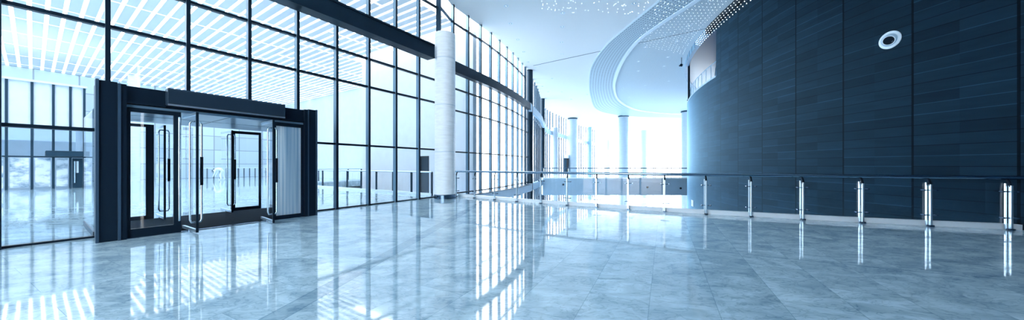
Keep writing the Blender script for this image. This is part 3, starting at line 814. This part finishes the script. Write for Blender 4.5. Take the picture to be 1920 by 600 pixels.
vb('top_lip', (.78, -.165, VH - .02), (2.72, -.13, VH + .005), M['frame_light'], hc)
vb('bottom_lip', (.78, -.165, DH + .09), (2.72, -.14, DH + .12), M['steel_soft'], hc)
vb('header_rail', (.30, .0, DH + .07), (.78, .05, DH + .11), M['frame']); vb('header_rail', (2.72, .0, DH + .07), (VT - .28, .05, DH + .11), M['frame'])
bm = bx((.02, .06, DH), (VT - .02, DEP, DH + .05))
cl = obj('soffit', bm, M['soffit'], vs)
bm = bmesh.new(); box(bm, (1.74, .08, DH - .004), (1.76, DEP, DH)); box(bm, (.3, 1.4, DH - .004), (VT - .3, 1.42, DH)); obj('soffit_joint', bm, M['fin'], cl)
# side walls back to the inner doors
for x0, x1 in ((0, .03), (VT - .03, VT)):
    s = vb('side_glass', (x0, .78, .1), (x1, DEP, DH), M['frost'] if x0 > 1 else M['glass_blue'])
    vb('side_rail', (x0 - .01, .78, 0), (x1 + .01, DEP, .1), M['frame_light'], s)
def door_panel(name, x0, x1, y, z1, mat, glass, stile=.055, bot=.16, top=.07, right=.055, parent=vs):
    bm = bmesh.new()
    box(bm, (x0, y - .03, 0), (x0 + stile, y + .03, z1)); box(bm, (x1 - right, y - .03, 0), (x1, y + .03, z1))
    box(bm, (x0 + stile, y - .03, 0), (x1 - right, y + .03, bot)); box(bm, (x0 + stile, y - .03, z1 - top), (x1 - right, y + .03, z1))
    f = obj(name, bm, mat, parent)
    obj('glass', bx((x0 + stile, y - .006, bot), (x1 - right, y + .006, z1 - top)), glass, f)
    return f
def u_pull(parent, mtx, z0, z1, off, side, mat, r=.016):
    pts = [(0, 0, z0), (0, off * .75 * side, z0), (0, off * side, z0 + .05), (0, off * side, z1 - .05), (0, off * .75 * side, z1), (0, 0, z1)]
    bm = tube(bmesh.new(), [mtx @ Vector(p) for p in pts], r, 10)
    return obj('pull_handle', bm, mat, parent, True)
fl = door_panel('fixed_panel', .30, .99, .06, DH, M['frame'], M['glass'], .05, .17, .08, .10)
fr = door_panel('fixed_panel', 2.56, VT - .28, .06, DH, M['frame'], M['frost'], .04, .10, .09, .06)
bi = door_panel('fixed_panel', .30, 1.02, DEP - .05, DH - .05, M['frame'], M['glass'], .05, .10, .07, .13)
bi2 = door_panel('fixed_panel', 2.50, VT - .28, DEP - .05, DH - .05, M['frame'], M['glass'], .09, .10, .08, .05)
# door pull fixed on the left panel stile, both faces
u_pull(fl, Matrix.Translation((.955, .03, 0)), .25, 2.30, .07, -1, M['steel'], .018)
u_pull(fl, Matrix.Translation((.955, .09, 0)), .25, 2.30, .07, 1, M['steel'], .018)
def leaf(x, y0, y1, skew, lead_near, h0=.02, h1=2.40):
    """an opened frameless glass leaf standing across the doorway, from y0 (viewer side) to y1"""
    p0, p1 = Vector((x + skew, y0, 0)), Vector((x, y1, 0)); d = p1 - p0
    m4 = frame_mtx(p0, d); ln = d.length
    o = obj('door_leaf', bx((.03, -.009, h0 + .06), (ln - .02, .009, h1 - .05), m4), M['glass_blue'], vs)
    obj('stile', bx((0, -.018, h0), (.03, .018, h1), m4), M['frame'], o)
    obj('shoe', bx((.03, -.02, h0), (ln - .02, .02, h0 + .06), m4), M['steel_soft'], o)
    obj('top_rail', bx((.03, -.02, h1 - .05), (ln - .02, .02, h1), m4), M['steel_soft'], o)
    hxp = .10 if lead_near else ln - .10
    for s in (-1, 1):
        hd = u_pull(o, m4 @ Matrix.Translation((hxp, .009 * s, 0)), .22, 2.22, .075, s, M['steel'], .017)
    obj('hinge', cyl(bmesh.new(), m4 @ Vector((ln * .52, 0, h0 - .02)), m4 @ Vector((ln * .52, 0, h0 + .02)), .03, seg=10), M['steel_dark'], o)
    bm = cyl(bmesh.new(), m4 @ Vector((hxp, -.084, .95)), m4 @ Vector((hxp, -.084, 1.52)), .024, seg=10); obj('grip', bm, M['black'], o, True)
    return o
leaf(1.10, -.43, .47, .03, True)
leaf(2.43, -.51, .41, -.07, True)
leaf(1.13, DEP - .55, DEP + .40, .0, True, h1=2.34)
leaf(2.40, DEP - .55, DEP + .40, .0, True, h1=2.34)
vb('threshold', (.30, .02, 0), (VT - .28, .10, .012), M['steel_dark'])
mt = obj('entrance_mat', bx((.06, .14, .0), (VT - .06, DEP - .12, .016), frame_mtx(V0, U), .004), M['mat']); tag(mt, 'dark entrance mat on the vestibule floor between the two sets of doors', 'mat')

# ------------------------------------------------------------------ perforated ceiling ribbon
outer = [(1300, -60), (1235, 0), (1180, 45), (1135, 85), (1111, 120), (1105, 147), (1107, 178), (1118, 203), (1150, 213), (1205, 218), (1290, 220)]
inner = [(1375, -60), (1296, 0), (1236, 40), (1191, 75), (1165, 110), (1152, 140), (1150, 165), (1160, 188), (1185, 203), (1225, 210), (1296, 214)]
oc = catmull([cp(*p) for p in outer], 12); ic = catmull([cp(*p) for p in inner], 12)
rb = thing('ceiling_ribbon', 'curved perforated ribbon sweeping in an oval under the white ceiling', 'ribbon')
bm = bmesh.new(); uvl = bm.loops.layers.uv.new('UVMap'); s = 0; ZR = CEIL - .10
prev = None
for i, (a, b) in enumerate(zip(oc, ic)):
    if i: s += ((a + b) / 2 - (oc[i - 1] + ic[i - 1]) / 2).length
    cur = (s, bm.verts.new((a.x, a.y, ZR)), bm.verts.new((b.x, b.y, ZR)), bm.verts.new((a.x, a.y, CEIL)), bm.verts.new((b.x, b.y, CEIL)))
    if prev:
        for vsq, w in (((prev[1], cur[1], cur[2], prev[2]), ((prev[0], 0), (s, 0), (s, 1), (prev[0], 1))), ((prev[1], prev[3], cur[3], cur[1]), ((0, 0),) * 4), ((prev[2], cur[2], cur[4], prev[4]), ((0, 1),) * 4)):
            f = bm.faces.new(vsq)
            for lp, ww in zip(f.loops, w): lp[uvl].uv = ww
    prev = cur
obj('band', bm, M['ribbon'], rb, True)
ic2 = [b + (b - a).normalized() * .27 for a, b in zip(oc, ic)]
obj('edge_lip', strip(bmesh.new(), ic, ic2, CEIL - .13, CEIL), M['white'], rb, True)
m_, nt_, out_ = new_mat('perforated_ceiling_panel')
b_ = nt_.nodes.new('ShaderNodeBsdfPrincipled'); b_.inputs['Roughness'].default_value = .8
tc_ = nt_.nodes.new('ShaderNodeTexCoord'); sp_ = nt_.nodes.new('ShaderNodeSeparateXYZ'); L(nt_, tc_.outputs['Object'], sp_.inputs[0])
def cell(o):
    return math_node(nt_, 'SUBTRACT', math_node(nt_, 'FRACT', math_node(nt_, 'MULTIPLY', o, 9.0)), .5)
dx_, dy_ = cell(sp_.outputs[0]), cell(sp_.outputs[1])
hd = math_node(nt_, 'LESS_THAN', math_node(nt_, 'ADD', math_node(nt_, 'MULTIPLY', dx_, dx_), math_node(nt_, 'MULTIPLY', dy_, dy_)), .035)
mx_ = nt_.nodes.new('ShaderNodeMix'); mx_.data_type = 'RGBA'; L(nt_, hd, mx_.inputs['Factor'])
mx_.inputs['A'].default_value = (.62, .71, .77, 1); mx_.inputs['B'].default_value = (.30, .40, .48, 1)
L(nt_, mx_.outputs['Result'], b_.inputs['Base Color']); L(nt_, b_.outputs[0], out_.inputs[0])
prism(bm := bmesh.new(), [(p.x, p.y) for p in ic2] + [(64, ic2[-1].y), (64, ic2[0].y)], CEIL - .006, CEIL + .02)
structure(obj('ceiling_panel', bm, m_))
t = thing('ceiling_ring', 'faint thin oval ring on the ceiling over the bright opening', 'ring')
cc = (cp(1190, 236) + cp(1290, 232)) / 2
bm = bmesh.new()
ra = [Vector((cc.x + 6 * math.cos(2 * PI * i / 48), cc.y + 7 * math.sin(2 * PI * i / 48), 0)) for i in range(49)]
rb2 = [Vector((cc.x + 5.7 * math.cos(2 * PI * i / 48), cc.y + 6.7 * math.sin(2 * PI * i / 48), 0)) for i in range(49)]
obj('band', strip(bm, ra, rb2, CEIL - .2, CEIL), M['ceiling'], t, True)

# ------------------------------------------------------------------ downlights
DL = [(949, 11), (957, 44), (971, 74), (982, 97), (990, 116), (1055, 24), (1054, 50), (1053, 79), (1054, 101), (1189, 6), (1160, 80), (1220, 61), (1210, 88), (1197, 115), (1197, 133), (1270, 77), (1292, 48), (1332, 1), (1245, 124), (1252, 107), (1254, 152), (1128, 151), (1003, 127), (1035, 147), (1017, 162), (1028, 172), (1053, 172), (1071, 186), (1101, 177), (1167, 165), (1210, 160), (1180, 182)]
proto = None
for x, y in DL:
    p = cp(x, y)
    if proto is None:
        proto = thing('ceiling_downlight', 'small round recessed downlight in the white ceiling', 'downlight', p, 0, 'downlights in the white ceiling')
        obj('trim_ring', lathe(bmesh.new(), [(.10, 0), (.12, -.012), (.075, -.02), (.065, -.004)], 20), M['white'], proto, True)
        obj('reflector', lathe(bmesh.new(), [(.068, -.006), (.03, -.008)], 20), M['steel_dark'], proto, True)
        obj('lens', lathe(bmesh.new(), [(.032, -.006), (.028, -.014)], 16), M['lens'], proto, True)
    else:
        r = proto.copy(); C.objects.link(r); r.location = p
        for ch in list(proto.children):
            c = ch.copy(); C.objects.link(c); c.parent = r

# ------------------------------------------------------------------ star lights
bm = bmesh.new(); bmesh.ops.create_icosphere(bm, subdivisions=2, radius=.011)
for v in bm.verts: v.co.z -= .009
star_me = None; star_n = 0
so = obj('star_light', bm, M['led'], None, True); star_me = so.data
ring_poly = [(p.x, p.y) for p in oc] + [(p.x, p.y) for p in reversed(ic2)]
def in_ring(p):
    c = False; n = len(ring_poly)
    for i in range(n):
        (x1, y1), (x2, y2) = ring_poly[i], ring_poly[i - 1]
        if (y1 > p.y) != (y2 > p.y) and p.x < (x2 - x1) * (p.y - y1) / (y2 - y1) + x1: c = not c
    return c
stars = []
for row in range(1, 17):
    off = .30 + row * .205
    k = 2.4 + .085 * (row % 2)
    kend = 9.6 - row * .12
    while k < kend:
        p = drum(k, off + random.uniform(-.012, .012), CEIL)
        if random.random() < (.97 if k < 6.5 else .85): stars.append(p)
        k += .165 + .004 * row
for i in range(80):
    x = random.uniform(1015, 1260); y = random.uniform(-2, 26) - (6 if x < 1060 else 0)
    if y > -2: stars.append(cp(x, y))
for p in stars:
    if in_ring(p): p.z = ZR
hung = []
for row, (off, dz) in enumerate(((.22, .16), (.24, .34), (.26, .52), (.28, .70))):
    k = 3.4 + .05 * row
    while k < 8.0 - row * .2: hung.append(drum(k, off, CEIL - dz)); k += .155
stars.sort(key=lambda p: p.y)
solo = stars[:300 - 0]
G = 'star lights in the white ceiling'
LB = 'tiny bright star light dotted into the white ceiling'
first = True
for p in solo:
    o = so if first else so.copy()
    if not first: C.objects.link(o)
    first = False
    o.location = p; tag(o, LB, 'star light', G)
rest = stars[300:]
if rest:
    bm = bmesh.new()
    for p in rest:
        r = bmesh.ops.create_icosphere(bm, subdivisions=1, radius=.012)
        for v in r['verts']: v.co += p + Vector((0, 0, -.010))
    o = obj('distant_star_lights', bm, M['led']); tag(o, 'distant scatter of star lights in the white ceiling', 'star lights'); o['kind'] = 'stuff'
# hanging star lights in front of the dark rim
ph = None
for p in hung:
    if ph is None:
        bm = bmesh.new(); bmesh.ops.create_icosphere(bm, subdivisions=2, radius=.017)
        ph = obj('hanging_star_light', bm, M['led'], None, True); o = ph
    else:
        o = ph.copy(); C.objects.link(o)
    o.location = p; tag(o, 'tiny bright star light hanging in front of the dark wall rim', 'star light', 'star lights hanging before the dark rim')
    w = obj('wire', cyl(bmesh.new(), (0, 0, .02), (0, 0, CEIL - p.z), .0012, seg=4), M['steel_soft'], o)

# ------------------------------------------------------------------ fittings on the drum
p = drum_hit(1669, 75); nrm = Vector((p.x - DCX, p.y - DCY, 0)).normalized()
q = nrm.to_track_quat('Z', 'Y').to_matrix().to_4x4()
t = thing('air_nozzle', 'round white air nozzle with black opening high on the dark curved wall', 'air nozzle', p)
t.matrix_world = Matrix.Translation(p) @ q
R0 = .235
obj('flange', lathe(bmesh.new(), [(R0, 0), (R0, .015), (R0 - .02, .03), (R0 - .055, .032), (R0 - .07, .02), (R0 - .07, 0)], 48), M['white'], t, True)
obj('bowl', lathe(bmesh.new(), [(R0 - .065, .004), (R0 - .08, .05), (R0 - .115, .075), (R0 - .125, .07), (R0 - .12, .02), (.0, .01)], 48), M['beam_pale'], t, True)
tilt = Matrix.Translation((0.02, -.02, .04)) @ Matrix.Rotation(.22, 4, 'X') @ Matrix.Rotation(.25, 4, 'Y')
obj('nozzle_ring', lathe(bmesh.new(), [(.125, 0), (.122, .07), (.108, .07), (.10, .0)], 40, tilt), M['white'], t, True)
obj('nozzle_opening', lathe(bmesh.new(), [(.108, .062), (.05, .058), (0, .056)], 40, tilt), M['black'], t, True)
p = drum_hit(1299, 381); nrm = Vector((p.x - DCX, p.y - DCY, 0)).normalized(); q = nrm.to_track_quat('Z', 'Y').to_matrix().to_4x4()
t = thing('wall_vent', 'small white slatted vent low on the far edge of the dark curved wall', 'vent'); t.matrix_world = Matrix.Translation(p) @ q
xs = q.to_3x3().inverted() @ Vector((0, 0, 1))
upx = abs(xs.x) > abs(xs.y)
bm = bmesh.new()
def vbx(bm, a0, a1, b0, b1, c0, c1):   # a across, b up
    if upx: box(bm, (b0, a0, c0), (b1, a1, c1))
    else: box(bm, (a0, b0, c0), (a1, b1, c1))
for z in (-.17, -.06, .05, .16): vbx(bm, -.20, .20, z - .025, z + .025, 0, .04)
obj('slats', bm, M['white'], t)
bm = bmesh.new(); vbx(bm, -.24, -.20, -.2, .2, 0, .05); vbx(bm, .20, .24, -.2, .2, 0, .05); obj('vent_frame', bm, M['white'], t)
# camera on the ceiling rim
p = drum(9.9, .50, CEIL - .52)
t = thing('security_camera', 'small black security camera hanging beside the pale ceiling rim', 'camera', p)
obj('bracket', cyl(bmesh.new(), (0, 0, .0), (0, 0, .52), .02, seg=10), M['black'], t, True)
obj('body', bx((-.09, -.06, -.12), (.07, .06, .04), Matrix.Rotation(.3, 4, 'Y'), .02), M['black'], t)
obj('lens_hood', cyl(bmesh.new(), (-.08, 0, -.05), (-.15, 0, -.09), .045, .05, 16), M['black'], t, True)

# ------------------------------------------------------------------ bending worker in the hall
def person():
    P0 = at_z(417, 337.5, 0)
    o = thing('person', 'person in white clothes bending down deep in the hall behind the open doors', 'person', P0, math.radians(200))
    V = []; Rr = []; E_ = []
    def v(p, r): V.append(Vector(p)); Rr.append(r); return len(V) - 1
    def ch(i, pts):
        for p, r in pts:
            j = v(p, r); E_.append((i, j)); i = j
        return i
    pel = v((0, 0, .88), .15)
    chest = ch(pel, [((.16, 0, .99), .145), ((.33, 0, 1.02), .16), ((.46, 0, .98), .13)])
    neck = ch(chest, [((.55, 0, .93), .06)])
    ch(neck, [((.61, 0, .89), .075), ((.68, 0, .83), .095), ((.71, 0, .77), .07)])
    for s in (-1, 1):
        kn = ch(pel, [((-.02, .10 * s, .80), .105), ((.06 + .05 * s, .11 * s, .46), .075), ((-.04 + .09 * s, .12 * s, .10), .05)])
        ch(kn, [((.04 + .09 * s, .13 * s, .04), .045), ((.16 + .09 * s, .14 * s, .03), .035)])
        sh = ch(chest, [((.44, .19 * s, .95), .075)])
        wr = ch(sh, [((.47, .22 * s, .68), .052), ((.56, .17 * s, .46), .036)])
        pl = ch(wr, [((.58, .16 * s, .40), .034)])
        for f in range(4):
            y = .16 * s + (f - 1.5) * .022
            ch(pl, [((.59, y, .355), .010), ((.60, y, .315 + .006 * abs(f - 1.5)), .009), ((.59, y, .295 + .006 * abs(f - 1.5)), .008)])
        ch(pl, [((.57, .16 * s - .05 * s, .375), .011), ((.58, .16 * s - .06 * s, .345), .009)])
    me = bpy.data.meshes.new('body'); me.from_pydata(V, E_, []); me.update()
    b = bpy.data.objects.new('body', me); C.objects.link(b); b.parent = o
    sk = b.modifiers.new('skin', 'SKIN')
    for i, r in enumerate(Rr):
        me.skin_vertices[0].data[i].radius = (r, r)
    me.skin_vertices[0].data[0].use_root = True
    ss = b.modifiers.new('smooth', 'SUBSURF'); ss.levels = 2; ss.render_levels = 2
    me.materials.append(M['coverall'])
    bm = bmesh.new(); bmesh.ops.create_uvsphere(bm, u_segments=20, v_segments=12, radius=.112)
    for w in bm.verts: w.co = Vector((w.co.x * .95 + .69, w.co.y * .85, w.co.z * .9 + .845))
    bmesh.ops.delete(bm, geom=[w for w in bm.verts if w.co.x > .70 and w.co.z < .83], context='VERTS')
    obj('hair', bm, M['hair'], o, True)
    bm = bmesh.new(); bmesh.ops.create_uvsphere(bm, u_segments=16, v_segments=10, radius=.09)
    for w in bm.verts: w.co = Vector((w.co.x * .8 + .72, w.co.y * .85, w.co.z * 1.1 + .775))
    obj('face', bm, M['skin'], o, True)
person()

# ------------------------------------------------------------------ light
w = bpy.data.worlds.new('overcast_sky'); sc.world = w; w.use_nodes = True
bg = w.node_tree.nodes['Background']; bg.inputs[0].default_value = (.97, .985, 1.0, 1); bg.inputs[1].default_value = 8.8

# ------------------------------------------------------------------ camera
cam = bpy.data.cameras.new('camera'); co = bpy.data.objects.new('camera', cam); C.objects.link(co)
co.location = (0, 0, EYE); co.rotation_euler = (PI / 2, 0, 0)
cam.sensor_width = 36; cam.lens = F / 1920 * 36; cam.shift_y = (HOR - 300) / 1920; cam.clip_start = .05; cam.clip_end = 400
sc.camera = co
vs_ = sc.view_settings; vs_.view_transform = 'Standard'; vs_.look = 'None'; vs_.gamma = 1; vs_.use_curve_mapping = False; vs_.exposure = 0.0
cy = sc.cycles
cy.max_bounces = 10; cy.diffuse_bounces = 5; cy.glossy_bounces = 5; cy.transparent_max_bounces = 40; cy.transmission_bounces = 6
cy.use_denoising = True; cy.caustics_reflective = False; cy.caustics_refractive = False; cy.sample_clamp_indirect = 8
